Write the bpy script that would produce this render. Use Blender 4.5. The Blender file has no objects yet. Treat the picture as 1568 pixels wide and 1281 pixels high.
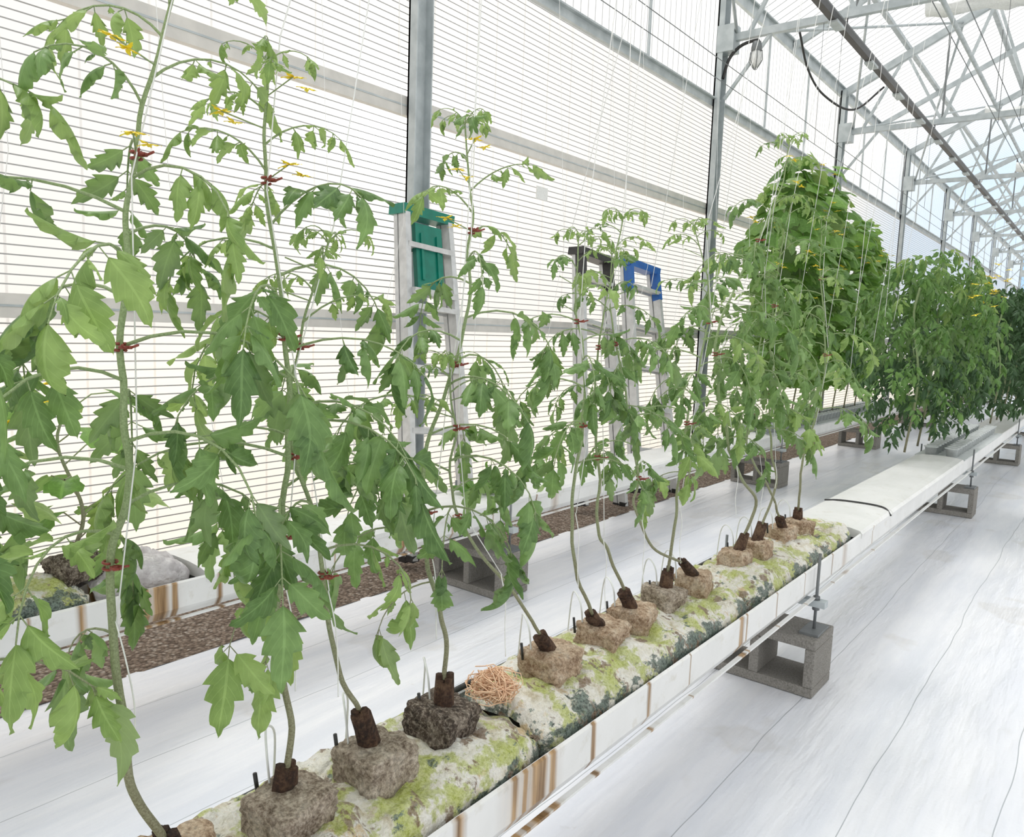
import bpy, math, random
import numpy as np
from mathutils import Vector, noise, Matrix
random.seed(7); rng=np.random.RandomState(7)
scene=bpy.context.scene
try:
    scene.view_settings.view_transform='Standard'
except Exception: pass
D=bpy.data
# ------------------------------------------------------------------ materials
def newmat(name):
    m=D.materials.new(name); m.use_nodes=True; nt=m.node_tree; nt.nodes.clear()
    out=nt.nodes.new('ShaderNodeOutputMaterial'); return m,nt,out
def nd(nt,t,**k):
    n=nt.nodes.new(t)
    for a,b in k.items(): setattr(n,a,b)
    return n
def math_(nt,op,a,b=None,c=None):
    n=nt.nodes.new('ShaderNodeMath'); n.operation=op
    for i,v in enumerate((a,b,c)):
        if v is None: continue
        if isinstance(v,(int,float)): n.inputs[i].default_value=v
        else: nt.links.new(v,n.inputs[i])
    return n.outputs[0]
def ramp(nt,fac,stops,interp='LINEAR'):
    n=nt.nodes.new('ShaderNodeValToRGB'); n.color_ramp.interpolation=interp
    cr=n.color_ramp
    while len(cr.elements)<len(stops): cr.elements.new(0.5)
    for e,(p,c) in zip(cr.elements,stops): e.position=p; e.color=(*c,1)
    nt.links.new(fac,n.inputs[0]); return n.outputs[0]
def mixc(nt,f,a,b,mode='MIX'):
    n=nt.nodes.new('ShaderNodeMixRGB'); n.blend_type=mode
    for s,v in zip(n.inputs,(f,a,b)):
        if isinstance(v,(int,float)): s.default_value=v
        elif isinstance(v,tuple): s.default_value=(*v,1)
        else: nt.links.new(v,s)
    return n.outputs[0]
def noise_(nt,vec,scale,detail=3,rough=.55):
    n=nt.nodes.new('ShaderNodeTexNoise'); n.inputs['Scale'].default_value=scale
    n.inputs['Detail'].default_value=detail; n.inputs['Roughness'].default_value=rough
    if vec is not None: nt.links.new(vec,n.inputs['Vector'])
    return n.outputs[0]
def pos(nt): return nd(nt,'ShaderNodeNewGeometry').outputs['Position']
def mapp(nt,vec,sc=(1,1,1),loc=(0,0,0)):
    n=nt.nodes.new('ShaderNodeMapping'); n.inputs['Scale'].default_value=sc; n.inputs['Location'].default_value=loc; nt.links.new(vec,n.inputs[0]); return n.outputs[0]
def bump(nt,h,strength=.4,dist=.01):
    n=nt.nodes.new('ShaderNodeBump'); n.inputs['Strength'].default_value=strength; n.inputs['Distance'].default_value=dist
    nt.links.new(h,n.inputs['Height']); return n.outputs[0]
def princ(nt,out,col,rough=.6,metal=0.,normal=None):
    p=nt.nodes.new('ShaderNodeBsdfPrincipled')
    if isinstance(col,tuple): p.inputs['Base Color'].default_value=(*col,1)
    else: nt.links.new(col,p.inputs['Base Color'])
    p.inputs['Roughness'].default_value=rough; p.inputs['Metallic'].default_value=metal
    if normal is not None: nt.links.new(normal,p.inputs['Normal'])
    if out is not None: nt.links.new(p.outputs[0],out.inputs[0])
    return p
def simple(name,c1,c2=None,scale=30,rough=.6,metal=0.,bs=.2,bd=.002):
    m,nt,out=newmat(name); P=pos(nt); f=noise_(nt,P,scale)
    c2=c2 or tuple(x*.82 for x in c1)
    col=ramp(nt,f,[(.35,c1),(.65,c2)])
    princ(nt,out,col,rough,metal,bump(nt,f,bs,bd)); return m
def foliage(name,dark,light,trans,transfac=.38,backc=(.32,.41,.25)):
    m,nt,out=newmat(name)
    uv=nd(nt,'ShaderNodeUVMap').outputs[0]
    sep=nd(nt,'ShaderNodeSeparateXYZ'); nt.links.new(uv,sep.inputs[0])
    av=math_(nt,'ABSOLUTE',math_(nt,'SUBTRACT',sep.outputs[1],.5))
    geo=nd(nt,'ShaderNodeNewGeometry')
    base=ramp(nt,geo.outputs['Random Per Island'],[(0,dark),(.55,tuple((a+b)/2 for a,b in zip(dark,light))),(1,light)])
    rib=math_(nt,'LESS_THAN',av,.03)
    vv=math_(nt,'FRACT',math_(nt,'MULTIPLY',math_(nt,'SUBTRACT',sep.outputs[0],math_(nt,'MULTIPLY',av,.7)),7.))
    vein=math_(nt,'LESS_THAN',vv,.12)
    vm=math_(nt,'MAXIMUM',rib,math_(nt,'MULTIPLY',vein,.6))
    n1=noise_(nt,geo.outputs['Position'],60,2)
    base=mixc(nt,math_(nt,'MULTIPLY',vm,.4),base,tuple(min(1,x*1.6+.04) for x in light))
    base=mixc(nt,.3,base,ramp(nt,n1,[(.3,tuple(x*.7 for x in dark)),(.7,tuple(min(1,x*1.2) for x in light))]))
    back=mixc(nt,.55,base,backc)
    col=mixc(nt,geo.outputs['Backfacing'],base,back)
    h=math_(nt,'SUBTRACT',n1,math_(nt,'MULTIPLY',vm,.6))
    p=princ(nt,None,col,.45,0,bump(nt,h,.65,.002)); p.inputs['Specular IOR Level'].default_value=.45
    t=nd(nt,'ShaderNodeBsdfTranslucent'); 
    nt.links.new(mixc(nt,.5,base,trans),t.inputs[0])
    mx=nd(nt,'ShaderNodeMixShader'); mx.inputs[0].default_value=transfac
    nt.links.new(p.outputs[0],mx.inputs[1]); nt.links.new(t.outputs[0],mx.inputs[2]); nt.links.new(mx.outputs[0],out.inputs[0])
    return m
M={}
M['leaf']=foliage('tomato_leaf_mat',(.045,.115,.034),(.24,.39,.14),(.36,.56,.10),.36)
M['leafy']=foliage('young_leaf_mat',(.16,.28,.08),(.35,.50,.17),(.50,.68,.15),.40)
M['leafd']=foliage('dense_leaf_mat',(.045,.125,.03),(.18,.33,.085),(.28,.52,.08),.3)
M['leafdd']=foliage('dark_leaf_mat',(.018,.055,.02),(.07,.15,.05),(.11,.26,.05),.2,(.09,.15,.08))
M['cuke']=foliage('cucumber_leaf_mat',(.05,.145,.025),(.21,.39,.08),(.36,.62,.10),.34)
def stemmat():
    m,nt,out=newmat('stem_mat'); P=pos(nt); s=nd(nt,'ShaderNodeSeparateXYZ'); nt.links.new(P,s.inputs[0])
    f=math_(nt,'ADD',math_(nt,'MULTIPLY',math_(nt,'SUBTRACT',s.outputs[2],.5),1.7),math_(nt,'MULTIPLY',noise_(nt,P,50),.3))
    c=ramp(nt,f,[(.1,(.15,.12,.07)),(.4,(.20,.20,.11)),(.9,(.25,.37,.15))])
    c=mixc(nt,.35,c,ramp(nt,noise_(nt,P,420,3,.7),[(.35,(.10,.09,.05)),(.65,(.46,.50,.32))]))
    princ(nt,out,c,.6,0,bump(nt,noise_(nt,P,300),.4,.002)); return m
M['stem']=stemmat()
M['yellow']=simple('flower_petal_mat',(.98,.80,.05),(.95,.68,.02),40,.5)
M['clip']=simple('plant_clip_mat',(.30,.055,.035),(.20,.035,.022),80,.4)
M['string']=simple('twine_mat',(.85,.86,.84),(.75,.76,.74),90,.7)
M['tube']=simple('drip_tube_mat',(.8,.82,.8),(.7,.72,.7),30,.35)
M['black']=simple('black_plastic_mat',(.015,.015,.016),(.03,.03,.03),50,.4)
M['steel']=simple('galvanised_steel_mat',(.54,.585,.60),(.41,.455,.47),9,.5,.15,.1)
M['steel_d']=simple('dark_steel_mat',(.22,.235,.24),(.15,.16,.165),9,.5,.3,.1)
M['rail']=simple('rail_mat',(.70,.68,.64),(.62,.605,.57),12,.6,.0,.1)
M['alu']=simple('aluminium_mat',(.62,.63,.63),(.50,.51,.51),20,.35,.4,.05)
M['green_pl']=simple('green_plastic_mat',(.0,.20,.14),(.0,.16,.11),20,.4)
M['blue_pl']=simple('blue_plastic_mat',(.02,.13,.42),(.015,.1,.36),20,.4)
M['glass']=simple('lamp_glass_mat',(.75,.76,.75),(.65,.66,.65),40,.1)
M['root']=simple('dry_root_mat',(.88,.64,.44),(.76,.48,.31),60,.8)
M['cup']=simple('net_cup_mat',(.62,.65,.65),(.5,.53,.53),40,.5)
def concrete():
    m,nt,out=newmat('concrete_mat'); P=pos(nt); a=noise_(nt,P,9,4); b=noise_(nt,P,180,4,.7)
    c=ramp(nt,a,[(.3,(.21,.20,.18)),(.7,(.31,.295,.27))]); c=mixc(nt,.5,c,ramp(nt,b,[(.35,(.12,.115,.1)),(.6,(.38,.36,.33))]))
    princ(nt,out,c,.95,0,bump(nt,b,.9,.004)); return m
M['conc']=concrete()
def floormat():
    m,nt,out=newmat('white_ground_cover_mat'); P=pos(nt); s=nd(nt,'ShaderNodeSeparateXYZ'); nt.links.new(P,s.inputs[0])
    wob=noise_(nt,mapp(nt,P,(.6,.9,1)),1.,3)
    x=math_(nt,'ADD',s.outputs[0],math_(nt,'MULTIPLY',math_(nt,'SUBTRACT',wob,.5),.07))
    fr=math_(nt,'ABSOLUTE',math_(nt,'SUBTRACT',math_(nt,'FRACT',math_(nt,'MULTIPLY',math_(nt,'ADD',x,.26),3.45)),.5))
    ln=math_(nt,'LESS_THAN',fr,.0045)
    big=noise_(nt,mapp(nt,P,(1.4,.4,1)),1.1,3); wr=noise_(nt,mapp(nt,P,(9,1.2,1)),1.,4,.6)
    c=ramp(nt,big,[(.3,(.82,.825,.85)),(.7,(.72,.745,.81))])
    c=mixc(nt,.32,c,ramp(nt,wr,[(.4,(.87,.87,.885)),(.6,(.58,.61,.68))]))
    dirt=ramp(nt,noise_(nt,P,14,5,.7),[(.66,(1,1,1)),(.74,(.8,.78,.74))])
    c=mixc(nt,.6,c,dirt,'MULTIPLY')
    stain=ramp(nt,noise_(nt,mapp(nt,P,(1,.8,1)),2.2,4),[(.60,(1,1,1)),(.64,(.88,.86,.82)),(.70,(.95,.94,.92))]); c=mixc(nt,.7,c,stain,'MULTIPLY')
    c=mixc(nt,math_(nt,'MULTIPLY',ln,.65),c,(.22,.25,.27))
    fine=noise_(nt,mapp(nt,P,(90,90,1)),1,2)
    h=math_(nt,'ADD',math_(nt,'MULTIPLY',wr,1.),math_(nt,'MULTIPLY',fine,.05))
    princ(nt,out,c,.28,0,bump(nt,h,.5,.03)); return m
M['floor']=floormat()
def gravelmat():
    m,nt,out=newmat('gravel_mat'); P=pos(nt); v=nd(nt,'ShaderNodeTexVoronoi'); v.inputs['Scale'].default_value=75; nt.links.new(P,v.inputs['Vector'])
    s=nd(nt,'ShaderNodeSeparateXYZ'); nt.links.new(v.outputs['Color'],s.inputs[0])
    c=ramp(nt,s.outputs[0],[(0,(.17,.12,.085)),(.4,(.32,.235,.175)),(.75,(.46,.36,.28)),(1,(.62,.54,.46))])
    c=mixc(nt,v.outputs['Distance'],c,(.10,.07,.05))
    princ(nt,out,c,.9,0,bump(nt,math_(nt,'SUBTRACT',1.,v.outputs['Distance']),1.,.02)); return m
M['gravel']=gravelmat()
M['ground']=simple('outside_ground_mat',(.78,.71,.62),(.72,.65,.56),.5,.9)
def sheet(name,axis,spacing,width,lines=(.45,.44,.42),tint=(.97,.96,.94),trans=.6,tlc=(.95,.94,.92)):
    m,nt,out=newmat(name); P=pos(nt); s=nd(nt,'ShaderNodeSeparateXYZ'); nt.links.new(P,s.inputs[0])
    fr=math_(nt,'FRACT',math_(nt,'DIVIDE',s.outputs[axis],spacing))
    ln=math_(nt,'LESS_THAN',fr,width)
    fj=math_(nt,'FRACT',math_(nt,'DIVIDE',s.outputs[1],.26))
    jn=math_(nt,'MULTIPLY',math_(nt,'LESS_THAN',fj,.035),.25 if axis==2 else 0.)
    k=math_(nt,'MAXIMUM',ln,jn)
    tr=nd(nt,'ShaderNodeBsdfTransparent'); tr.inputs[0].default_value=(*tint,1)
    tl=nd(nt,'ShaderNodeBsdfTranslucent'); tl.inputs[0].default_value=(*tlc,1)
    df=nd(nt,'ShaderNodeBsdfDiffuse'); df.inputs[0].default_value=(*lines,1)
    m1=nd(nt,'ShaderNodeMixShader'); m1.inputs[0].default_value=1-trans
    nt.links.new(tr.outputs[0],m1.inputs[1]); nt.links.new(tl.outputs[0],m1.inputs[2])
    m2=nd(nt,'ShaderNodeMixShader'); nt.links.new(k,m2.inputs[0]); nt.links.new(m1.outputs[0],m2.inputs[1]); nt.links.new(df.outputs[0],m2.inputs[2])
    nt.links.new(m2.outputs[0],out.inputs[0]); return m
M['wall']=sheet('polycarbonate_wall_mat',2,.034,.15,(.43,.43,.425),(.80,.79,.77),.6,(.79,.78,.76))
M['wallup']=sheet('polycarbonate_upper_mat',1,.09,.10,(.62,.63,.63),(.90,.93,.93))
M['roof']=sheet('polycarbonate_roof_mat',1,.12,.10,(.55,.57,.57),(.94,.95,.96),.75)
M['clear']=sheet('clear_end_mat',1,1.2,.0,(.5,.5,.5),(.97,.98,1.),.97)
def guttermat():
    m,nt,out=newmat('white_gutter_mat'); P=pos(nt); s=nd(nt,'ShaderNodeSeparateXYZ'); nt.links.new(P,s.inputs[0])
    n=noise_(nt,mapp(nt,P,(1,30,3)),1.,2); jit=math_(nt,'MULTIPLY',math_(nt,'SUBTRACT',n,.5),.025)
    y=math_(nt,'ADD',s.outputs[1],jit)
    k=None
    for yc,w,a in ((.955,.014,.85),(.985,.014,1.),(1.025,.030,1.15),(1.065,.014,1.),(1.20,.012,.9),(1.42,.008,.8),(1.62,.006,.6),(1.93,.020,1.),(1.965,.010,.8),(2.2,.009,.6),(2.45,.006,.5),(2.75,.010,.7),(3.3,.010,.5),(.82,.016,.7),(.70,.008,.6),(1.0,.10,.35),(2.9,.04,.35)):
        d=math_(nt,'ABSOLUTE',math_(nt,'SUBTRACT',y,yc))
        v=math_(nt,'MULTIPLY',math_(nt,'MAXIMUM',math_(nt,'SUBTRACT',1.,math_(nt,'DIVIDE',d,w)),0.),a)
        k=v if k is None else math_(nt,'MAXIMUM',k,v)
    below=math_(nt,'LESS_THAN',s.outputs[2],.4045)
    k=math_(nt,'MINIMUM',math_(nt,'MULTIPLY',math_(nt,'MULTIPLY',k,1.6),below),1.)
    base=ramp(nt,noise_(nt,P,6,4),[(.3,(.80,.80,.79)),(.7,(.71,.715,.70))])
    c=mixc(nt,k,base,ramp(nt,noise_(nt,mapp(nt,P,(1,70,5)),1.),[(.35,(.17,.09,.03)),(.65,(.45,.29,.14))]))
    dirt=ramp(nt,noise_(nt,P,25,5,.7),[(.56,(1,1,1)),(.75,(.72,.68,.58))]); c=mixc(nt,.6,c,dirt,'MULTIPLY')
    princ(nt,out,c,.32); return m
M['gutter']=guttermat()
def slabmat():
    m,nt,out=newmat('algae_slab_mat'); P=pos(nt)
    a=noise_(nt,P,16,6,.7); b=noise_(nt,mapp(nt,P,(1,1,1),(3.1,7.7,1.2)),13,5,.68); g=noise_(nt,mapp(nt,P,(1.1,.8,1.3),(9.,2.,4.)),12,6,.7); fine=noise_(nt,P,170,4,.75)
    s=nd(nt,'ShaderNodeSeparateXYZ'); nt.links.new(P,s.inputs[0])
    c=ramp(nt,a,[(.34,(.55,.47,.30)),(.44,(.84,.80,.68)),(.56,(.92,.905,.85)),(.66,(.70,.52,.27))])
    c=mixc(nt,ramp(nt,b,[(.49,(0,0,0)),(.53,(.75,.75,.75)),(.62,(1,1,1))]),c,mixc(nt,fine,(.24,.32,.02),(.72,.76,.16)))
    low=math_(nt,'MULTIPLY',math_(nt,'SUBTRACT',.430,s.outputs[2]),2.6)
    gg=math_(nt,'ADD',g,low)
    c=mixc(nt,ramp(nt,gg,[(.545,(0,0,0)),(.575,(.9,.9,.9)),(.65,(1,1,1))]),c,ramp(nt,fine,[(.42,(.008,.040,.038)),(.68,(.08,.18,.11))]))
    c=mixc(nt,ramp(nt,noise_(nt,mapp(nt,P,(1,1.3,1)),19,5,.65),[(.58,(0,0,0)),(.62,(.9,.9,.9))]),c,(.20,.11,.05))
    c=mixc(nt,.16,c,ramp(nt,fine,[(.40,(.2,.17,.1)),(.54,(1,.99,.95))]))
    vz=nd(nt,'ShaderNodeTexVoronoi'); vz.feature='DISTANCE_TO_EDGE'; vz.inputs['Scale'].default_value=26; nt.links.new(mapp(nt,P,(1.2,.7,1)),vz.inputs['Vector'])
    wrk=math_(nt,'MINIMUM',math_(nt,'MULTIPLY',vz.outputs['Distance'],3.),.6)
    h=math_(nt,'ADD',math_(nt,'ADD',noise_(nt,P,38,6,.75),math_(nt,'MULTIPLY',fine,.35)),math_(nt,'MULTIPLY',wrk,.5))
    princ(nt,out,c,.34,0,bump(nt,h,.9,.012)); return m
M['slab']=slabmat()
def cubemat(name,c1,c2,c3,ov=.4):
    m,nt,out=newmat(name); P=pos(nt); a=noise_(nt,P,26,5,.7); b=noise_(nt,P,150,5,.75)
    c=ramp(nt,a,[(.38,c1),(.5,c2),(.62,c3)]); c=mixc(nt,ov,c,ramp(nt,b,[(.38,tuple(x*.35 for x in c1)),(.5,c2),(.62,tuple(min(1,x*1.2) for x in c3))]))
    princ(nt,out,c,.95,0,bump(nt,b,.9,.010)); return m
M['cubeL']=cubemat('rockwool_mat',(.27,.15,.08),(.60,.43,.29),(.86,.73,.57),.45)
M['cubeG']=cubemat('rockwool_grey_mat',(.17,.12,.08),(.45,.365,.28),(.76,.68,.57),.5)
M['cubeD']=cubemat('rockwool_dark_mat',(.03,.022,.017),(.13,.095,.07),(.60,.52,.43),.5)
M['bark']=cubemat('woody_base_mat',(.02,.012,.009),(.085,.042,.025),(.20,.12,.07),.35)
M['greybag']=simple('grey_bag_mat',(.62,.60,.61),(.4,.37,.38),25,.35,0,.8,.02)
# ------------------------------------------------------------------ mesh builder
class MB:
    def __init__(s): s.v=[];s.f=[];s.m=[];s.sm=[];s.uv=[];s.n=0;s.mats=[]
    def mi(s,k):
        if k not in s.mats: s.mats.append(k)
        return s.mats.index(k)
    def add(s,v,f,mat,smooth=False,uv=None):
        v=np.asarray(v,float); f=[tuple(int(i)+s.n for i in q) for q in f]
        s.v.append(v); s.f+=f; i=s.mi(mat); s.m+=[i]*len(f); s.sm+=[smooth]*len(f)
        s.uv.append(uv if uv is not None else np.full((len(v),2),.9)); s.n+=len(v)
    def box(s,a,b,mat):
        x0,y0,z0=a;x1,y1,z1=b
        s.add([(x0,y0,z0),(x1,y0,z0),(x1,y1,z0),(x0,y1,z0),(x0,y0,z1),(x1,y0,z1),(x1,y1,z1),(x0,y1,z1)],
              [(0,3,2,1),(4,5,6,7),(0,1,5,4),(1,2,6,5),(2,3,7,6),(3,0,4,7)],mat)
    def beam(s,p,q,w,h,mat,up=(0,0,1)):
        p=np.array(p,float);q=np.array(q,float);d=q-p;d/=np.linalg.norm(d)
        u=np.array(up,float); x=np.cross(d,u)
        if np.linalg.norm(x)<1e-4: x=np.cross(d,(1,0,0))
        x/=np.linalg.norm(x); z=np.cross(x,d)
        vs=[e+x*a*w/2+z*b*h/2 for e in (p,q) for a,b in((-1,-1),(1,-1),(1,1),(-1,1))]
        s.add(vs,[(0,1,2,3),(7,6,5,4),(0,4,5,1),(1,5,6,2),(2,6,7,3),(3,7,4,0)],mat)
    def tube(s,path,r,mat,n=7,cap=True):
        P=np.array(path,float);k=len(P); r=np.full(k,r) if np.isscalar(r) else np.asarray(r)
        T=np.gradient(P,axis=0); T/=np.linalg.norm(T,axis=1)[:,None]+1e-12
        ref=np.array([1.,0,0]) if abs(T[0][0])<.8 else np.array([0,1.,0])
        vs=[];a=np.arange(n)*2*math.pi/n
        for i in range(k):
            x=ref-T[i]*(ref@T[i]); x/=np.linalg.norm(x)+1e-12; y=np.cross(T[i],x); ref=x
            vs.append(P[i]+r[i]*(np.cos(a)[:,None]*x+np.sin(a)[:,None]*y))
        f=[(i*n+j,i*n+(j+1)%n,(i+1)*n+(j+1)%n,(i+1)*n+j) for i in range(k-1) for j in range(n)]
        if cap: f+=[tuple(range(n))[::-1],tuple((k-1)*n+j for j in range(n))]
        s.add(np.concatenate(vs),f,mat,True)
    def lathe(s,prof,c,mat,n=16):
        vs=[(c[0]+r*math.cos(2*math.pi*j/n),c[1]+r*math.sin(2*math.pi*j/n),c[2]+z) for r,z in prof for j in range(n)]
        f=[(i*n+j,i*n+(j+1)%n,(i+1)*n+(j+1)%n,(i+1)*n+j) for i in range(len(prof)-1) for j in range(n)]
        s.add(vs,f,mat,True)
    def obj(s,name,parent=None):
        me=D.meshes.new(name); V=np.concatenate(s.v)
        me.from_pydata(V.tolist(),[],s.f); 
        for k in s.mats: me.materials.append(M[k])
        me.polygons.foreach_set('material_index',s.m); me.polygons.foreach_set('use_smooth',s.sm)
        uvl=me.uv_layers.new(name='UVMap'); li=np.empty(len(me.loops),dtype=np.int32); me.loops.foreach_get('vertex_index',li)
        uvl.data.foreach_set('uv',np.concatenate(s.uv)[li].astype(np.float32).ravel())
        me.update(); o=D.objects.new(name,me); scene.collection.objects.link(o)
        if parent: o.parent=parent
        return o
def nrm(v):
    v=np.asarray(v,float); return v/(np.linalg.norm(v)+1e-12)
def smooth_path(pts,n=6):
    P=[np.array(p,float) for p in pts]; P=[2*P[0]-P[1]]+P+[2*P[-1]-P[-2]]; out=[]
    for i in range(1,len(P)-2):
        for t in np.linspace(0,1,n,endpoint=False):
            a,b,c,d=P[i-1:i+3]
            out.append(.5*((2*b)+(c-a)*t+(2*a-5*b+4*c-d)*t*t+(3*b-a-3*c+d)*t**3))
    out.append(P[-2]); return np.array(out)
# ------------------------------------------------------------------ leaves
def leaflet(W,ns,teeth,fold,curl,tooth=.42,seed=0):
    V=[];UV=[];cols=(-1,-.5,0,.5,1)
    cx=cz=0.;ca=-.15
    for i in range(ns+1):
        t=i/ns
        w=W*(math.sin(math.pi*min(1,t**.66))**.75)*(1.08-.38*t) if 0<t<1 else (.0 if t>=1 else .06*W)
        ph=(t*teeth)%1.
        tf=1-tooth+tooth*ph**.8
        for c in cols:
            e=abs(c); ww=w*(1+(tf-1)*(1 if e==1 else .15))
            y=c*ww
            fwd=.11*e*e*ph*(1-t) if teeth else 0
            lift=-e*e*fold*w+ (.15*W*math.sin(t*11+c*2+seed) if e==1 else 0)
            V.append((cx+math.cos(ca)*fwd+math.sin(ca)*lift, y+.04*math.sin(t*3+seed)*t, cz-math.sin(ca)*fwd+math.cos(ca)*lift))
            UV.append((t,.5+.5*c))
        ca+=curl/ns; cx+=math.cos(ca)/ns; cz-=math.sin(ca)/ns
    F=[(i*5+j,(i+1)*5+j,(i+1)*5+j+1,i*5+j+1) for i in range(ns) for j in range(4)]
    return np.array(V),F,np.array(UV)
HI=[leaflet(W,16,k,f,c,.50,seed=i) for i,(W,f,c,k) in enumerate([(.29,.5,.7,4),(.25,.9,1.3,4),(.31,.3,.4,3.6),(.27,-.3,1.0,4.5),(.23,1.1,1.8,4.5),(.29,.6,-.3,4),(.26,.7,1.1,3.6),(.28,.1,1.5,4.5)])]
LO=[leaflet(W,6,3,f,c,.35,seed=i) for i,(W,f,c) in enumerate([(.27,.5,.6),(.24,.8,1.1),(.30,.25,.3),(.26,-.3,.9)])]
def palm(seed):
    n=20; V=[(0,0,0)];UV=[(0,.5)]
    for ring in (.5,1.):
        for k in range(n+1):
            a=-2.55+5.1*k/n
            R=.60+.17*math.cos(a*2.5)**2+.12*math.cos(a)
            if ring==1: R*=1+.05*(-1)**k
            R*=ring; z=-.24*R*R*ring+.06*ring*math.sin(3*a+seed)
            V.append((.15+R*math.cos(a),R*math.sin(a),z)); UV.append((ring*.9,.5+.45*math.sin(a)*ring))
    V[0]=(.15,0,0.02)
    F=[(0,1+k,2+k) for k in range(n)]+[(1+k,1+n+1+k,2+n+1+k,2+k) for k in range(n)]
    return np.array(V),F,np.array(UV)
PALM=[palm(i) for i in range(4)]
def place(mb,base,p,d,up,size,mat):
    d=nrm(d); y=np.cross(up,d)
    if np.linalg.norm(y)<.05: y=np.cross((1,.3,0),d)
    y=nrm(y); z=np.cross(d,y)
    V,F,UV=base
    mb.add(V@(np.array([d,y,z])*size)+p,F,mat,True,UV)
DOWN=np.array([0,0,-1.])
def compound(mb,p,az,el,R,LS,mat,sets,droop=1.6,pairs=3,stem=True):
    """pinnate tomato leaf: arching rachis, paired leaflets, terminal leaflet"""
    d=np.array([math.cos(az)*math.cos(el),math.sin(az)*math.cos(el),math.sin(el)])
    pts=[np.array(p,float)]; ds=[d]; n=8; wob=rng.uniform(-.6,.6)
    for i in range(n):
        e=el-droop*((i+1)/n)**1.3; a=az+wob*(i/n)
        dd_=np.array([math.cos(a)*math.cos(e),math.sin(a)*math.cos(e),math.sin(e)])
        pts.append(pts[-1]+dd_*R/n); ds.append(dd_)
    if stem: mb.tube(pts,np.linspace(.0022,.0009,n+1)*(R/.25)**.5,'stem',5,False)
    def lf(i,sgn,sz,g):
        dd_=ds[i]; sd=nrm(np.cross(dd_,(0,0,1)))*sgn
        v=nrm(dd_*.55+sd*rng.uniform(.7,1.1)+rng.normal(0,.2,3)); v=nrm(v*(1-g)+DOWN*g)
        q=pts[i]+v*sz*.2
        if stem: mb.tube([pts[i],q],.0007,'stem',4,False)
        up=nrm(np.array([0,0,1.])+rng.normal(0,.4,3)+dd_*.4)
        place(mb,sets[rng.randint(len(sets))],q,v,up,sz,mat)
    idx=np.round(np.linspace(2.6,7,pairs)).astype(int)
    for k,i in enumerate(idx):
        s=LS*(.72+.33*math.sin(math.pi*(k+.6)/pairs))*rng.uniform(.8,1.15)
        for sg in (-1,1): lf(i,sg,s*rng.uniform(.85,1.1),rng.uniform(.15,.65))
        if k<pairs-1 and rng.rand()<.8 and stem:
            lf(min(i+1,8),rng.choice([-1,1]),s*.35,rng.uniform(.1,.5))
    v=nrm(ds[-1]*.8+DOWN*rng.uniform(.1,.6)); place(mb,sets[rng.randint(len(sets))],pts[-1],v,nrm(np.array([0,0,1.])+rng.normal(0,.3,3)+nrm(np.array([math.cos(az),math.sin(az),0]))*.6),LS*1.15,mat)
def flower(mb,p,s=.012):
    for k in range(5):
        a=k*1.257; d=nrm((math.cos(a),math.sin(a),rng.uniform(-.4,.3)))
        place(mb,LO[2],np.array(p),d,np.array([0,0,1.]),s*1.3,'yellow')
# ------------------------------------------------------------------ building shell
XW=-3.057; XR=6.3; Y0=-3.2; YE=33.; ZE=4.25; XM=1.6; ZR=6.5
b=MB(); b.add([(-2.376,Y0,0),(XR,Y0,0),(XR,YE,0),(-2.376,YE,0)],[(0,1,2,3)],'floor'); b.obj('floor')
b=MB()
ny=240;nx=7;V=[];
for i in range(ny+1):
    for j in range(nx+1):
        x=XW+.004+.69*j/nx; y=Y0+.01+(16-Y0)*i/ny
        V.append((x,y,.002+.010*noise.noise(Vector((x*9,y*9,0)))+.006*math.sin(math.pi*j/nx)))
b.add(V,[(i*(nx+1)+j,i*(nx+1)+j+1,(i+1)*(nx+1)+j+1,(i+1)*(nx+1)+j) for i in range(ny) for j in range(nx)],'gravel',True)
b.add([(XW+.004,16,.004),(-2.37,16,.004),(-2.37,YE-.01,.004),(XW+.004,YE-.01,.004)],[(0,1,2,3)],'gravel')
b.obj('gravel_strip')
b=MB(); b.add([(-60,-40,-.03),(60,-40,-.03),(60,90,-.03),(-60,90,-.03)],[(0,1,2,3)],'ground'); b.obj('ground_outside')
b=MB(); b.add([(XW,Y0,0),(XW,YE,0),(XW,YE,3.166),(XW,Y0,3.166)],[(0,1,2,3)],'wall')
b.add([(XW,Y0,3.166),(XW,YE,3.166),(XW,YE,ZE),(XW,Y0,ZE)],[(0,1,2,3)],'wallup'); b.obj('wall_left')
b=MB(); b.add([(XR,Y0,0),(XR,YE,0),(XR,YE,ZE),(XR,Y0,ZE)],[(0,1,2,3)],'wallup'); b.obj('wall_right')
for nm,y in (('wall_far',YE),('wall_near',Y0)):
    b=MB(); b.add([(XW,y,0),(XR,y,0),(XR,y,ZE),(XM,y,ZR),(XW,y,ZE)],[(0,1,2,3,4)],'clear'); b.obj(nm)
b=MB(); b.add([(XW,Y0,ZE),(XW,YE,ZE),(XM,YE,ZR),(XM,Y0,ZR),(XR,YE,ZE),(XR,Y0,ZE)],[(0,1,2,3),(3,2,4,5)],'roof'); b.obj('ceiling')
for i,(z,w,mat) in enumerate(((1.152,.085,'rail'),(2.256,.095,'rail'),(3.166,.07,'steel'),(ZE-.06,.11,'steel'))):
    b=MB(); b.box((XW+.006,Y0+.01,z-w/2),(XW+.04,YE-.01,z+w/2),mat)
    if mat=='steel': b.box((XW+.04,Y0+.01,z+w/2-.012),(XW+.07,YE-.01,z+w/2),mat)
    else: b.box((XW+.04,Y0+.01,z-.004),(XW+.043,YE-.01,z+.004),'steel')
    b.obj('trim_%d'%(i+1))
b=MB(); b.box((XW+.005,Y0+.01,0.01),(XW+.03,YE-.01,.14),'rail'); b.obj('baseboard_left')
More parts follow.
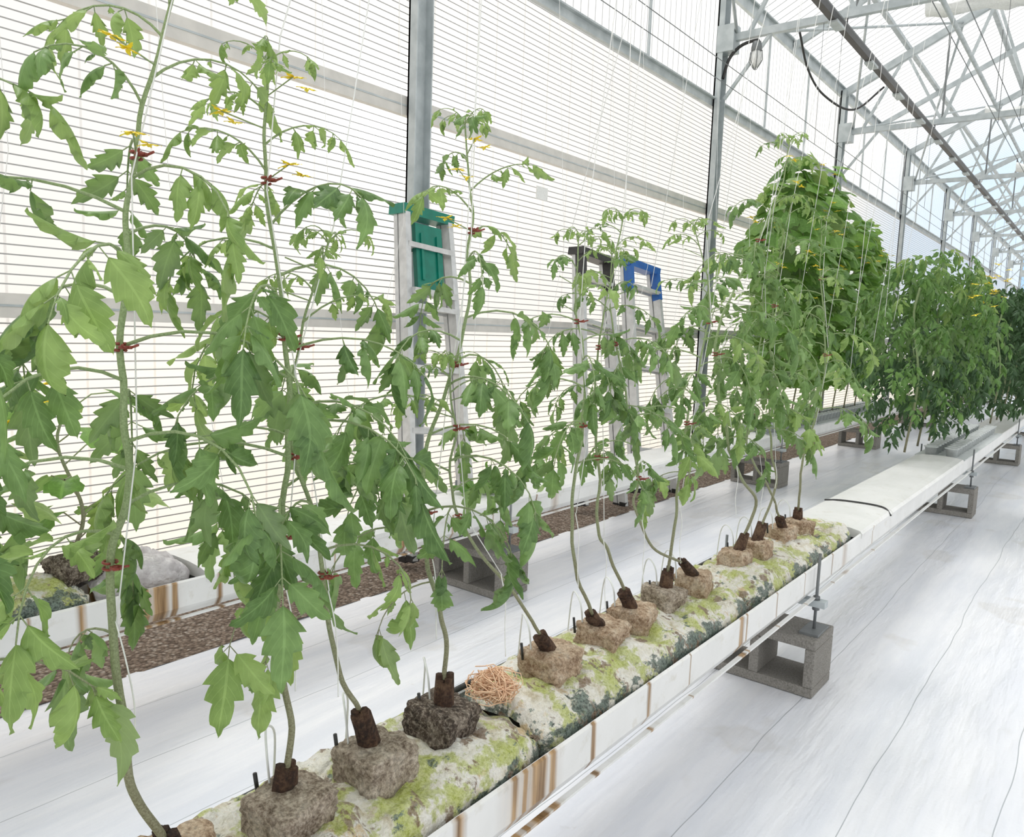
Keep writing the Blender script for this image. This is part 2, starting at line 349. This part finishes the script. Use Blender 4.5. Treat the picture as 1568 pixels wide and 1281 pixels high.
b=MB()
for k in range(26):
    y=-1.9+1.2207*k; b.box((XW+.004,y-.012,3.21),(XW+.02,y+.012,ZE-.12),'steel_d' if k%3==1 else 'steel')
b.obj('trim_5')
PY=[2.95+3.662*k for k in range(-1,9)]
def rz(x): return (ZE+(x-XW)*(ZR-ZE)/(XM-XW) if x<XM else ZE+(XR-x)*(ZR-ZE)/(XR-XM))-.09
for y in PY:
    b=MB(); x=XW+.045
    b.box((x,y-.06,0.016),(x+.012,y+.06,ZE-.06),'steel'); b.box((x,y-.06,0.016),(x+.06,y-.052,ZE-.06),'steel'); b.box((x,y+.052,0.016),(x+.06,y+.06,ZE-.06),'steel')
    b.obj('steel_post')
    t=MB(); zc=3.69
    t.beam((XW+.06,y,zc),(XR-.05,y,zc),.05,.06,'steel')
    t.beam((XW+.06,y,rz(XW)),(XM,y,rz(XM)),.06,.08,'steel'); t.beam((XM,y,rz(XM)),(XR-.05,y,rz(XR)),.06,.08,'steel')
    xs=np.linspace(XW+.3,XR-.3,11)
    for i in range(10):
        a,c=xs[i],xs[i+1]; m_=(a+c)/2
        t.beam((a,y,zc),(m_,y,rz(m_)),.03,.03,'steel'); t.beam((m_,y,rz(m_)),(c,y,zc),.03,.03,'steel')
        if 0<i<9: t.beam((a,y,zc),(a,y,rz(a)),.02,.02,'steel_d')
    t.box((XW+.05,y-.07,zc-.12),(XW+.2,y+.07,zc+.1),'steel')
    t.beam((XW+.12,y,zc-.5),(XW+.5,y,zc-.02),.025,.025,'steel')
    t.obj('roof_truss')
for i,x in enumerate(np.linspace(XW+.75,XM,6)):
    b=MB(); z=ZE+(x-XW)*(ZR-ZE)/(XM-XW)-.03; b.beam((x,Y0+.02,z),(x,YE-.02,z),.05,.04,'steel'); b.obj('roof_purlin')
for i,x in enumerate(np.linspace(XM+.8,XR-.6,5)):
    b=MB(); z=ZE+(XR-x)*(ZR-ZE)/(XR-XM)-.03; b.beam((x,Y0+.02,z),(x,YE-.02,z),.05,.04,'steel'); b.obj('roof_purlin')
b=MB()
for k in range(len(PY)-1):
    y=PY[k]; b.tube([(XW+.2,y,3.72),(XW+1.3,y+3.66,4.75)],.014,'steel',6); b.tube([(XW+1.3,y,4.75),(XW+.2,y+3.66,3.72)],.014,'steel',6)
    b.tube([(-1.0,y,3.72),(.3,y+3.66,5.7)],.014,'steel',6); b.tube([(-1.0,y+3.66,3.72),(.3,y,5.7)],.014,'steel',6)
    b.beam((XW+.9,y+1.83,rz(XW+.9)),(XM,y+1.83,rz(XM)),.04,.06,'steel'); b.beam((XW+.05,y+1.83,rz(XW+.05)),(XW+.9,y+1.83,rz(XW+.9)),.04,.06,'steel')
b.obj('wind_brace')
for x,z,r,mat in ((-.6,3.75,.024,'steel'),(-1.35,3.78,.02,'steel'),(.6,3.75,.024,'steel')):
    b=MB(); b.tube([(x,Y0+.02,z),(x,YE-.02,z)],r,mat,8); b.obj('heating_pipe')
b=MB(); xs_=-1.95; b.box((xs_-.025,0,3.53),(xs_+.025,YE-.5,3.585),'black'); b.box((xs_-.015,0,3.585),(xs_+.015,YE-.5,3.61),'steel_d')
for k in range(30): b.box((xs_-.035,1.+k*1.05,3.515),(xs_+.035,1.2+k*1.05,3.535),'steel')
for y in PY: b.beam((xs_,y,3.6),(xs_,y,3.66),.01,.01,'black')
b.obj('light_strip')
b=MB(); b.tube(smooth_path([(-2.35,6.7,3.66),(-2.36,7.0,3.45),(-2.3,7.3,3.3),(-2.15,7.7,3.25),(-1.98,8.0,3.5)]),.010,'black',6); b.obj('power_cord')
b=MB()
for y0 in (7.6,11.3,14.9):
    n=40;V=[]
    for i in range(n+1):
        x=-1.6+6*i/n
        for j in range(9):
            a=j/8*2*math.pi; r=.06+.03*math.sin(i*1.7+j)+.02*noise.noise(Vector((i*.5,j,y0)))
            V.append((x,y0+r*math.cos(a),3.98+r*math.sin(a)-.05*math.sin(i*.35)))
    b.add(V,[(i*9+j,(i+1)*9+j,(i+1)*9+j+1,i*9+j+1) for i in range(n) for j in range(8)],'string',True)
    for x in (-1.5,0,1.5,3,4.3): b.tube([(x,y0,4.0),(x,y0,rz(x)+.03)],.004,'steel_d',4)
b.obj('shade_curtain')
b=MB(); yl=6.6; xl=-2.67
b.tube(smooth_path([(XW+.10,yl,3.36),(XW+.15,yl,3.52),(XW+.25,yl,3.61),(xl,yl,3.63),(xl,yl,3.60)]),.014,'black',8)
b.lathe([(.0,.05),(.035,.045),(.045,0),(.045,-.03),(.033,-.035)],(xl,yl,3.57),'steel_d')
b.lathe([(.033,-.03),(.048,-.06),(.048,-.12),(.022,-.16),(0,-.165)],(xl,yl,3.57),'glass')
for k in range(6):
    a=k*math.pi/3; b.tube([(xl+.05*math.cos(a),yl+.05*math.sin(a),3.54),(xl+.058*math.cos(a),yl+.058*math.sin(a),3.46),(xl+.01*math.cos(a),yl+.01*math.sin(a),3.39)],.0035,'steel_d',4)
b.obj('caged_lamp')
b=MB(); WZ=((-2.13,2.72),(-1.98,2.72),(-.85,2.72),(-.72,2.72))
for x,z in WZ: b.tube([(x,Y0+.05,z),(x,YE-.05,z)],.0025,'steel_d',5)
for y in PY[1:]:
    for x,z in WZ: b.tube([(x,y,z),(x,y,3.66)],.002,'steel_d',4)
b.obj('crop_wire')
# ------------------------------------------------------------------ gutters
def gutter(xc):
    g=MB(); 
    prof=[(-.135,.405),(-.14,.40),(-.14,.33),(-.125,.305),(-.10,.297),(.10,.297),(.125,.305),(.14,.33),(.14,.40),(.135,.405),(.13,.40),(.13,.335),(.115,.315),(-.115,.315),(-.13,.335),(-.13,.40)]
    ys=[-1.5,27.]; V=[(xc+x,y,z) for y in ys for x,z in prof]; n=len(prof)
    g.add(V,[(j,(j+1)%n,n+(j+1)%n,n+j) for j in range(n)],'gutter')
    for s in(-1,1): g.box((xc+s*.14-(.0 if s>0 else .012),-1.5,.300),(xc+s*.14+(.012 if s>0 else 0.),27.,.305),'gutter')
    return g
def lid(g,xc,y0,y1):
    prof=[(-.142,.385),(-.144,.402),(-.134,.413),(-.10,.420),(-.04,.424),(.04,.424),(.10,.420),(.134,.413),(.144,.402),(.142,.385)]
    V=[(xc+x,y,z) for y in (y0,y1) for x,z in prof]; n=len(prof)
    g.add(V,[(j,j+1,n+j+1,n+j) for j in range(n-1)]+[tuple(range(n)),tuple(range(n,2*n))[::-1]],'gutter')
XF=-.85; XB=-2.13
g=gutter(XF); lid(g,XF,3.12,3.62); lid(g,XF,3.625,5.6); 
g.tube(smooth_path([(XF-.14,3.61,.415),(XF-.05,3.60,.428),(XF+.1,3.61,.424),(XF+.148,3.57,.40)]),.004,'black',5)
g.obj('hydroponic_gutter')
g=gutter(XB); lid(g,XB,1.16,4.3); lid(g,XB,4.305,5.7); g.obj('hydroponic_gutter')
BY=[2.545,5.92,8.885,12.0,15.1,18.2]
def block(xc,yc,rot=0):
    k=MB(); hx,hy,H=.195,.095,.19; w=.032
    def bx(a,b_): k.box(a,b_,'conc')
    bx((-hx,-hy,0),(hx,hy,w)); bx((-hx,-hy,H-w),(hx,hy,H))
    bx((-hx,-hy,w),(-hx+w,hy,H-w)); bx((hx-w,-hy,w),(hx,hy,H-w)); bx((-w/2,-hy,w),(w/2,hy,H-w))
    o=k.obj('cinder_block'); o.location=(xc,yc,0.001); o.rotation_euler=(0,0,rot)
    m=o.modifiers.new('b','BEVEL'); m.width=.004; m.segments=2
    s=MB(); r_=.005
    for sx in (-.158,.158):
        s.tube([(xc+sx,yc,.191),(xc+sx,yc,.45)],r_,'steel_d',8); s.lathe([(0,.012),(.012,.012),(.012,0),(0,0)],(xc+sx,yc,.262),'steel_d',6)
        s.box((xc+sx-.03,yc-.06,.191),(xc+sx+.03,yc+.06,.199),'steel_d'); s.lathe([(0,.012),(.011,.012),(.011,0),(0,0)],(xc+sx,yc,.296),'steel_d',6)
    s.box((xc-.19,yc-.018,.275),(xc+.19,yc+.018,.296),'steel'); 
    s.obj('gutter_stand')
for y in BY:
    block(-.855,y,random.uniform(-.03,.03)); block(-2.13,y,random.uniform(-.03,.03))
# ------------------------------------------------------------------ slabs
def slab(xc,y0,y1,mat='slab',h=.080,w=.125,seed=0,zb=.37):
    s=MB(); n=int((y1-y0)/.009); m=32;V=[]
    for i in range(n+1):
        y=y0+(y1-y0)*i/n; e=min(1,min(i,n-i)/7.)**.5
        for j in range(m+1):
            a=math.pi*j/m; ca,sa=math.cos(a),math.sin(a)
            x=-w*math.copysign(abs(ca)**.6,ca)*(.75+.25*e); z=h*abs(sa)**.5*(.45+.55*e)
            p=Vector((x*9+seed,y*9,z*9)); rg=(1-abs(noise.noise(p*2.6)))**3
            dn=noise.noise(p)*.018+noise.noise(p*3.1)*.012+noise.noise(p*8)*.006+rg*.010-.006
            V.append((xc+x-dn*.35*ca,y+dn*.4,zb+z+dn*(.3+.7*sa)))
    s.add(V,[(i*(m+1)+j,(i+1)*(m+1)+j,(i+1)*(m+1)+j+1,i*(m+1)+j+1) for i in range(n) for j in range(m)],mat,True)
    return s.obj('rockwool_slab')
slab(XF,-.5,1.075,seed=1); slab(XF,1.085,2.05,seed=5); slab(XF,2.06,3.09,seed=9)
slab(XB,-.6,.86,'slab',seed=12); slab(XB,.88,1.14,'greybag',.09,.11,seed=14)
def cube(x,y,z,mat,s=.052,hh=.034,rot=0.,seed=0):
    c=MB(); n=12; R3=Matrix.Rotation(random.uniform(-.10,.10),3,'X')@Matrix.Rotation(random.uniform(-.10,.10),3,'Y')@Matrix.Rotation(rot,3,'Z')
    for ax in range(3):
        for sg in(-1,1):
            V=[]
            for i in range(n+1):
                for j in range(n+1):
                    q=[0,0,0]; q[ax]=sg; q[(ax+1)%3]=-1+2*i/n; q[(ax+2)%3]=-1+2*j/n
                    q=np.array(q,float); L=(abs(q)**8).sum()**(1/8.); q=q/L
                    d=1+.11*noise.noise(Vector((q[0]*1.6+seed,q[1]*1.6,q[2]*1.6)))+.09*noise.noise(Vector((q[0]*5,q[1]*5+seed,q[2]*5)))+.05*noise.noise(Vector((q[0]*11,q[1]*11+seed,q[2]*11)))
                    q=R3@Vector(q*d*np.array([s,s,hh]))
                    V.append((x+q[0],y+q[1],z+q[2]))
            F=[(i*(n+1)+j,(i+1)*(n+1)+j,(i+1)*(n+1)+j+1,i*(n+1)+j+1) for i in range(n) for j in range(n)]
            if sg<0: F=[f[::-1] for f in F]
            c.add(V,F,mat,True)
    return c.obj('rockwool_cube')
def stub(mb,p,lean=(0,0),h=.055,r=.016):
    x,y,z=p
    pts=[(x,y,z-.02),(x,y,z),(x+lean[0]*.5,y+lean[1]*.5,z+h*.5),(x+lean[0],y+lean[1],z+h)]
    for k in range(7):
        a=k*.9; o=(math.cos(a)*r*.55,math.sin(a)*r*.55)
        mb.tube([(q[0]+o[0]*(1.6 if i<1 else 1),q[1]+o[1]*(1.6 if i<1 else 1),q[2]+(rng.uniform(-.010,.006) if i==3 else 0)) for i,q in enumerate(pts)],[r*.75,r*.6,r*.52,r*.42],'bark',7)
# ------------------------------------------------------------------ tomato plants
plants=[
 dict(s=[(.44,.50),(.41,.56),(.39,.64),(.39,.76),(.39,.87),(.40,.94),(.39,1.05),(.40,1.17),(.42,1.26),(.43,1.35),(.45,1.45),(.47,1.56)],r=.0054,z0=.86,n=20,R=.24,L=.076),
 dict(s=[(.61,.51),(.62,.59),(.61,.69),(.61,.83),(.60,.98),(.60,1.08),(.60,1.21),(.59,1.31),(.58,1.38),(.57,1.44)],r=.0048,z0=.86,n=18,R=.23,L=.073),
 dict(s=[(.75,.54),(.70,.64),(.67,.75),(.65,.84),(.62,.96),(.63,1.04),(.65,1.15),(.67,1.24)],r=.0040,z0=.82,n=11,R=.22,L=.068),
 dict(s=[(.93,.53),(.93,.61),(.89,.69),(.88,.82),(.89,.93),(.92,1.04),(.94,1.17),(.95,1.29),(.97,1.38),(.96,1.46)],r=.0043,z0=.80,n=17,R=.23,L=.071),
 dict(s=[(1.22,.52),(1.12,.64),(1.02,.75),(.95,.86),(.92,.99),(.90,1.08)],r=.0036,z0=.82,n=8,R=.22,L=.068),
 dict(s=[(1.41,.51),(1.32,.66),(1.30,.81),(1.30,.95),(1.30,1.08),(1.30,1.21),(1.31,1.32)],r=.0040,z0=.88,n=12,R=.19,L=.060),
 dict(s=[(1.55,.53),(1.45,.66),(1.38,.72),(1.40,.87),(1.40,1.01),(1.40,1.18),(1.42,1.37)],r=.0040,z0=.88,n=12,R=.18,L=.058),
 dict(s=[(1.76,.53),(1.78,.63),(1.82,.74),(1.85,.91),(1.86,1.08),(1.86,1.24),(1.78,1.40)],r=.0042,z0=.86,n=17,R=.22,L=.065),
 dict(s=[(1.87,.53),(1.67,.62),(1.58,.73),(1.54,.81),(1.47,1.01),(1.43,1.18),(1.44,1.30)],r=.0036,z0=.84,n=9,R=.18,L=.060),
 dict(s=[(2.26,.52),(2.35,.63),(2.12,.76),(2.00,.99),(2.02,1.16),(2.18,1.36),(2.31,1.55),(2.36,1.72)],r=.0050,z0=.84,n=21,R=.23,L=.069),
 dict(s=[(2.41,.53),(2.52,.66),(2.45,.85),(2.45,1.05),(2.37,1.27),(2.40,1.55)],r=.0042,z0=.86,n=19,R=.23,L=.069),
 dict(s=[(2.60,.52),(2.45,.66),(2.28,.80),(2.22,1.0),(2.25,1.2),(2.22,1.38)],r=.0040,z0=.86,n=17,R=.22,L=.067),
 dict(s=[(2.78,.52),(2.79,.72),(2.88,.95),(2.89,1.18),(2.86,1.38),(2.84,1.55)],r=.0042,z0=.86,n=21,R=.23,L=.069),
 dict(s=[(.17,.53),(.16,.6),(.15,.75),(.16,.95),(.15,1.15),(.17,1.35),(.18,1.5)],r=.0052,z0=.72,n=17,R=.24,L=.074),
]
for i,p in enumerate(plants):
    s=p['s']; mb=MB(); x0=XF
    xs=[x0+.02*math.sin(k*1.3+i*2) if k>1 else x0 for k in range(len(s))]
    path=smooth_path([(x,a,z) for x,(a,z) in zip(xs,s)],7); n=len(path); tt=np.linspace(0,1,n)
    wig=np.array([[noise.noise(Vector((z*14,i*5,0)))*.008,noise.noise(Vector((z*14,i*5,9)))*.008,0] for z in path[:,2]]); wig[:2]=0; path=path+wig
    mb.tube(path,p['r']*(1-.70*tt**1.4),'stem',9)
    stub(mb,(path[0][0]-(path[4][0]-path[0][0])*.5,path[0][1]-(path[4][1]-path[0][1])*.5,.480),((path[4][0]-path[0][0])*.7,(path[4][1]-path[0][1])*.7),path[0][2]-.480+.014,.0165)
    ztop=s[-1][1]; az=rng.uniform(0,6.28)
    zs=np.linspace(p['z0'],ztop-.02,p['n'])
    for k,z in enumerate(zs):
        j=int(np.argmin(abs(path[:,2]-z))); az+=2.4+rng.uniform(-.3,.3); f=k/(len(zs)-1)
        sc=1.0 if f<.5 else 1-.62*(f-.5)/.5
        sc*=rng.uniform(.82,1.12)
        mt_='leafy' if rng.rand()<(.12 if f<.6 else .5) else 'leaf'
        compound(mb,path[j],az,.5 if f<.7 else .85,p['R']*sc,p['L']*sc,mt_,HI,droop=rng.uniform(1.3,2.3)*(1 if f<.7 else .8),pairs=4 if (sc>.75 and rng.rand()<.7) else 3)
    j=int(np.argmin(abs(path[:,2]-(p['z0']-.08))))
    if i in (0,1,2,3,7,13): compound(mb,path[j],rng.uniform(2.5,5.5),.1,p['R']*.6,p['L']*1.2,'leafy' if i else 'leaf',HI,droop=1.5,pairs=2)
    for k in range(4): compound(mb,path[-1],k*1.6+i,1.0,.06,.024,'leafy',HI,droop=1.6,pairs=2)
    for q in (.78,.86,.93):
        j=int(n*q); a=rng.uniform(3.6,6.4); e=path[j]+np.array([.05*math.cos(a),.05*math.sin(a),.015]); mb.tube([path[j],e],.001,'stem',4,False)
        if i in (0,1,3,9,12,10): flower(mb,e,.012); flower(mb,e+np.array([.012,.01,-.012]),.010)
    for q in ((.35,.58,.78) if i<4 else (.5,.75)):
        j=int(n*q); c=path[j]; rr=p['r']*(1-.7*q**1.4)+.003
        for dz in (-.0035,.0035):
            ring=[c+np.array([rr*math.cos(a),rr*math.sin(a),dz]) for a in np.linspace(.4,5.9,12)]; mb.tube(ring,.0016,'clip',5)
        ring=[c+np.array([rr*2.0+.006*math.cos(a),.006*math.sin(a),0]) for a in np.linspace(0,6.28,9)]; mb.tube(ring,.0018,'clip',5)
        for dy in(-.005,.005): mb.tube([c+np.array([rr,dy*.6,0]),c+np.array([rr*2.2,dy,0]),c+np.array([rr*2.2+.010,dy*1.6,.003])],.0015,'clip',5)
    top=path[-3]; mb.tube([path[int(n*.3)]+np.array([.010,0,0]),path[int(n*.5)]+np.array([.012,.006,0]),path[int(n*.75)]+np.array([.010,-.006,0]),top+np.array([.01,.01,.05]),np.array([XF+random.choice([0,.13]),top[1]+rng.uniform(-.05,.45),2.72])],.0009,'string',5)
    c=path[int(n*.3)]; mb.tube(smooth_path([c+np.array([.008,0,.0]),c+np.array([.014,.008,-.05]),c+np.array([.006,.02,-.11]),c+np.array([.014,.015,-.16])]),.0010,'string',5)
    mb.obj('tomato_plant')
    cy,cz=s[0]; cube(XF+rng.uniform(-.010,.010)+(.01 if i==1 else 0),cy-(path[4][1]-path[0][1])*.5,.461,'cubeD' if i in(3,) else ('cubeG' if i in (1,2,7) else 'cubeL'),.050 if i<7 else (.046 if i<9 else .042),.036,rng.uniform(-.3,.3),i*3.1)
b=MB()
for k in range(12):
    y=.2+k*.45+rng.uniform(-.1,.1); b.tube([(XB+.06,y+rng.uniform(-.3,.3),.5),(XB+.08,y+rng.uniform(-.05,.05),1.5),(XB,y,2.72)],.0010,'string',4)
for k in range(9):
    y=1.2+k*.33; b.tube([(XF+.03,y,rng.uniform(1.,1.3)),(XF+.1,y+rng.uniform(.0,.5),2.72)],.0008,'string',4)
for k in range(2):
    y=3.3+k*.5; b.tube([(XF,y,rng.uniform(.8,1.4)),(XF,y+.1,2.72)],.0009,'string',4)
b.obj('hanging_twine')
b=MB()
for k in range(110):
    a=rng.uniform(0,6.28); c=np.array([XF-.0,1.065,.480]); pts=[]
    e1=nrm(rng.normal(0,1,3)); e2=nrm(np.cross(e1,rng.normal(0,1,3))); r=rng.uniform(.018,.052)
    for u in np.linspace(0,rng.uniform(2,4),9): q=(e1*math.cos(u+a)+e2*math.sin(u+a))*r*(1+.12*rng.normal()); q[2]*=.6; pts.append(c+q)
    b.tube(pts,.0010,'root',4,False)
b.obj('dried_root_bundle')
b=MB()
for p in plants[1:]:
    y=p['s'][0][0]
    b.tube(smooth_path([(XF-.10,y+.05,.43),(XF-.09,y+.045,.52),(XF-.06,y+.01,.555),(XF-.03,y-.01,.54),(XF-.022,y-.01,.49)]),.0018,'tube',6)
    b.tube([(XF-.035,y-.02,.475),(XF-.037,y-.024,.51)],.003,'black',6)
b.tube([(XF-.12,-1,.42),(XF-.12,3.1,.42)],.006,'black',6)
b.obj('drip_irrigation_line')
# ------------------------------------------------------------------ back row small plants
for y,h in ((.62,1.0),(.86,.92)):
    mb=MB(); path=smooth_path([(XB,y,.50),(XB+.02,y+.02,.62),(XB,y-.03,.8),(XB+.03,y,h)],6); mb.tube(path,np.linspace(.006,.003,len(path)),'stem',7)
    stub(mb,(XB,y,.485),(0.0,.0),.04,.016)
    for k in range(13):
        j=2+int((len(path)-3)*k/12); a=k*2.4; L=rng.uniform(.08,.15); q=path[j]+np.array([math.cos(a)*L,math.sin(a)*L,.05])
        mb.tube([path[j],(path[j]+q)/2+np.array([0,0,.02]),q],.002,'stem',5,False); place(mb,PALM[k%4],q,nrm((math.cos(a),math.sin(a),-.5)),np.array([0,0,1.]),rng.uniform(.06,.1),'leafy' if k%3==0 else 'cuke')
    for k in range(3): flower(mb,path[-4]+rng.normal(0,.06,3),.03)
    mb.obj('cucumber_seedling'); cube(XB,y,.463,'cubeD',.055,.036,.2,y*9)
mb=MB()
for k in range(26):
    a=rng.uniform(0,6.28); place(mb,HI[k%6],np.array([XB+rng.normal(0,.03),2.55+rng.normal(0,.08),.435]),nrm((math.cos(a),math.sin(a),rng.uniform(.3,1.4))),np.array([0,0,1.]),rng.uniform(.07,.13),'cuke')
mb.obj('lettuce_plant')
# ------------------------------------------------------------------ dense mature plants
def bush(name,xc,y0,y1,zb,zt,rx,n,mat,kind,LS=.1):
    mb=MB(); ny_=max(1,int((y1-y0)/.45))
    for k in range(ny_+1):
        y=y0+.15+(y1-y0-.3)*k/max(ny_,1); mb.tube(smooth_path([(xc,y,.45),(xc+.03,y+.05,zb+.3),(xc-.02,y,(zb+zt)/2),(xc,y,zt-.5)]),.007,'stem',6)
    for k in range(n):
        y=rng.uniform(y0,y1); u=rng.rand(); 
        a=rng.uniform(0,2*math.pi); ztop=zt-.22*(1+1.6*noise.noise(Vector((y*2.1,xc,3))))
        z=zb+(ztop-zb)*u**.85
        prof=(.62+.38*math.sin(math.pi*min(1,max(0,u*1.05))))*(1.0 if u<.75 else 1-(u-.75)*1.9)
        lump=1+.45*noise.noise(Vector((y*2.3,z*2.3,a)))
        ey=min(1,(y-y0)/.4+.35,(y1-y)/.4+.35)
        rr=rx*prof*lump*rng.uniform(.55,1.0)
        z=zb+(z-zb)*(.8+.2*ey)
        p=np.array([xc+rr*math.cos(a)*.85*ey,y+rr*math.sin(a)*.5,z])
        m_=mat if rng.rand()<.85 else ('leafy' if u>.7 and mat!='leafdd' else mat)
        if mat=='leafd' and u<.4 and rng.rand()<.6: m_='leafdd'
        if kind=='tomato': compound(mb,p,a+rng.uniform(-.5,.5),rng.uniform(.1,.6),LS*2.0,LS,m_,LO,droop=1.8,pairs=3,stem=False)
        else:
            d=nrm((math.cos(a),math.sin(a),rng.uniform(-1.5,.1))); place(mb,PALM[k%4],p,d,nrm(np.array([math.cos(a)*.7,math.sin(a)*.7,1.])+rng.normal(0,.3,3)),LS*rng.uniform(.6,1.2),m_)
    if mat!='leafdd':
        for k in range(22): flower(mb,np.array([xc+rx*rng.uniform(.55,.8),rng.uniform(y0,y1),rng.uniform(zb+.7,zt-.3)]),.022)
    return mb.obj(name)
bush('cucumber_plant',XB,5.9,7.2,.75,2.72,.44,620,'cuke','cuke',.12)
bush('cucumber_plant',XB,7.2,8.7,.75,2.45,.42,620,'cuke','cuke',.12)
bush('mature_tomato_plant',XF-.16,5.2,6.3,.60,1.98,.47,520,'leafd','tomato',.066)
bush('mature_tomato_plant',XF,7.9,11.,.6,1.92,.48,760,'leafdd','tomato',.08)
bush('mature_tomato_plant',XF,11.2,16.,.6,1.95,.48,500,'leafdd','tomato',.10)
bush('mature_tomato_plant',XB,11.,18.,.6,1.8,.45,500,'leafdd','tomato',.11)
for xc,ys in ((XF,(5.65,7.6)),(XB,(5.75,9.5))):
    b=MB()
    y=ys[0]
    while y<ys[1]:
        for dx in(-.06,.06):
            b.lathe([(.0,.0),(.03,.0),(.038,.055),(.044,.055),(.044,.06),(.036,.06),(.028,.01)],(xc+dx,y,.413),'cup',10)
        y+=.1
    b.box((xc-.145,ys[0]-.04,.4055),(xc+.145,ys[1],.412),'cup'); b.obj('net_cup_tray')
# ------------------------------------------------------------------ ladders
def ladder(foot,top,wb,wt,steps,capmat,panel=False):
    foot=np.array(foot,float);top=np.array(top,float); up=nrm(top-foot)
    side=nrm(np.array([.12,1.,0.])-up*up[1]); side=nrm(side-up*(side@up)); fr=nrm(np.cross(side,up))
    mb=MB()
    for lay,off in ((0,0.),(1,-.055)):
        for sg in(-1,1):
            a=foot+side*sg*wb/2+fr*off; c=top+side*sg*wt/2+fr*off
            mb.beam(a,c,.028 if lay else .03,.06 if not lay else .03,'alu',fr)
            if not panel and not lay: mb.beam(a+(c-a)*.86,c,.034,.066,capmat,fr)
            mb.box(tuple(a-.02-np.array([0,0,-.02])),tuple(a+np.array([.025,.025,.03])),'black')
        for k in range(1,steps+1):
            t=k/(steps+.6); c=foot+(top-foot)*t+fr*off; w=wb+(wt-wb)*t
            mb.beam(c-side*w/2,c+side*w/2,.07 if not lay else .02,.025,'alu')
    c=top; w=wt+.05
    mb.beam(c-side*w/2-fr*.03,c+side*w/2-fr*.03,.13,.05,capmat,(0,0,1))
    if panel:
        c2=top-up*.24; mb.beam(c2-up*.17,c2+up*.17,wt*.62,.03,capmat,fr)
        mb.beam(top-up*.42-side*wt/2,top-up*.42+side*wt/2,.12,.03,'alu')
        for s_ in (-.05,.05): mb.beam(c2-up*.12+side*s_+fr*.02,c2+up*.12+side*s_+fr*.02,.015,.01,'green_pl',fr)
    mb.obj('stepladder')
ladder((-2.46,2.66,.03),(-2.84,2.87,1.70),.38,.27,5,'green_pl',True)
ladder((-2.50,4.2,.03),(-2.85,4.50,1.65),.40,.28,5,'black')
ladder((-2.46,4.85,.03),(-2.83,5.12,1.63),.44,.32,5,'blue_pl')
b=MB(); b.box((XW+.05,4.02,1.96),(XW+.055,4.14,2.04),'string'); b.obj('paper_tag')
# ------------------------------------------------------------------ world and light
w=D.worlds.new('World'); scene.world=w; w.use_nodes=True; nt=w.node_tree; nt.nodes.clear()
out=nt.nodes.new('ShaderNodeOutputWorld'); bg=nt.nodes.new('ShaderNodeBackground'); nt.links.new(bg.outputs[0],out.inputs[0])
tc=nt.nodes.new('ShaderNodeTexCoord'); sp=nt.nodes.new('ShaderNodeSeparateXYZ'); nt.links.new(tc.outputs['Generated'],sp.inputs[0])
col=ramp(nt,math_(nt,'ADD',math_(nt,'MULTIPLY',sp.outputs[2],.5),.5),[(.45,(.90,.84,.77)),(.52,(.98,.96,.93)),(.60,(1,1,1)),(1,(.96,.985,1.))])
def dotn(v):
    n=nt.nodes.new('ShaderNodeVectorMath'); n.operation='DOT_PRODUCT'; nt.links.new(tc.outputs['Generated'],n.inputs[0]); n.inputs[1].default_value=nrm(v); return n.outputs['Value']
bl=ramp(nt,dotn((-.11,.985,.10)),[(.985,(0,0,0)),(.996,(1,1,1))])
col=mixc(nt,bl,col,(.45,.68,.96))
g=dotn((-.785,.703,.2565)); gl=math_(nt,'MULTIPLY',math_(nt,'POWER',math_(nt,'MAXIMUM',g,0.),60.),.30); gl2=math_(nt,'MULTIPLY',math_(nt,'POWER',math_(nt,'MAXIMUM',g,0.),900.),4.)
st=math_(nt,'ADD',math_(nt,'ADD',gl,gl2),1.18)
nt.links.new(col,bg.inputs[0]); nt.links.new(st,bg.inputs[1])
sun=D.lights.new('sun','SUN'); sun.energy=2.6; sun.angle=math.radians(18); sun.color=(1,.97,.92)
so=D.objects.new('sun',sun); scene.collection.objects.link(so)
so.rotation_euler=Vector((-.30,.10,.85)).to_track_quat('Z','Y').to_euler(); so.location=(-6,6,12)
# ------------------------------------------------------------------ camera
yaw,pitch,roll,f=.662,.116,.037,1181.116
F=np.array([-math.sin(yaw)*math.cos(pitch),math.cos(yaw)*math.cos(pitch),-math.sin(pitch)]); Rt=np.array([math.cos(yaw),math.sin(yaw),0.]); Up=np.cross(Rt,F)
R2=Rt*math.cos(roll)+Up*math.sin(roll);U2=-Rt*math.sin(roll)+Up*math.cos(roll)
cam=D.cameras.new('camera'); cam.sensor_fit='HORIZONTAL'; cam.sensor_width=36; cam.lens=f/1568*36; cam.clip_start=.05
co=D.objects.new('camera',cam); scene.collection.objects.link(co)
mt=Matrix([[R2[0],U2[0],-F[0],0],[R2[1],U2[1],-F[1],0],[R2[2],U2[2],-F[2],1.137],[0,0,0,1]])
co.matrix_world=mt; scene.camera=co
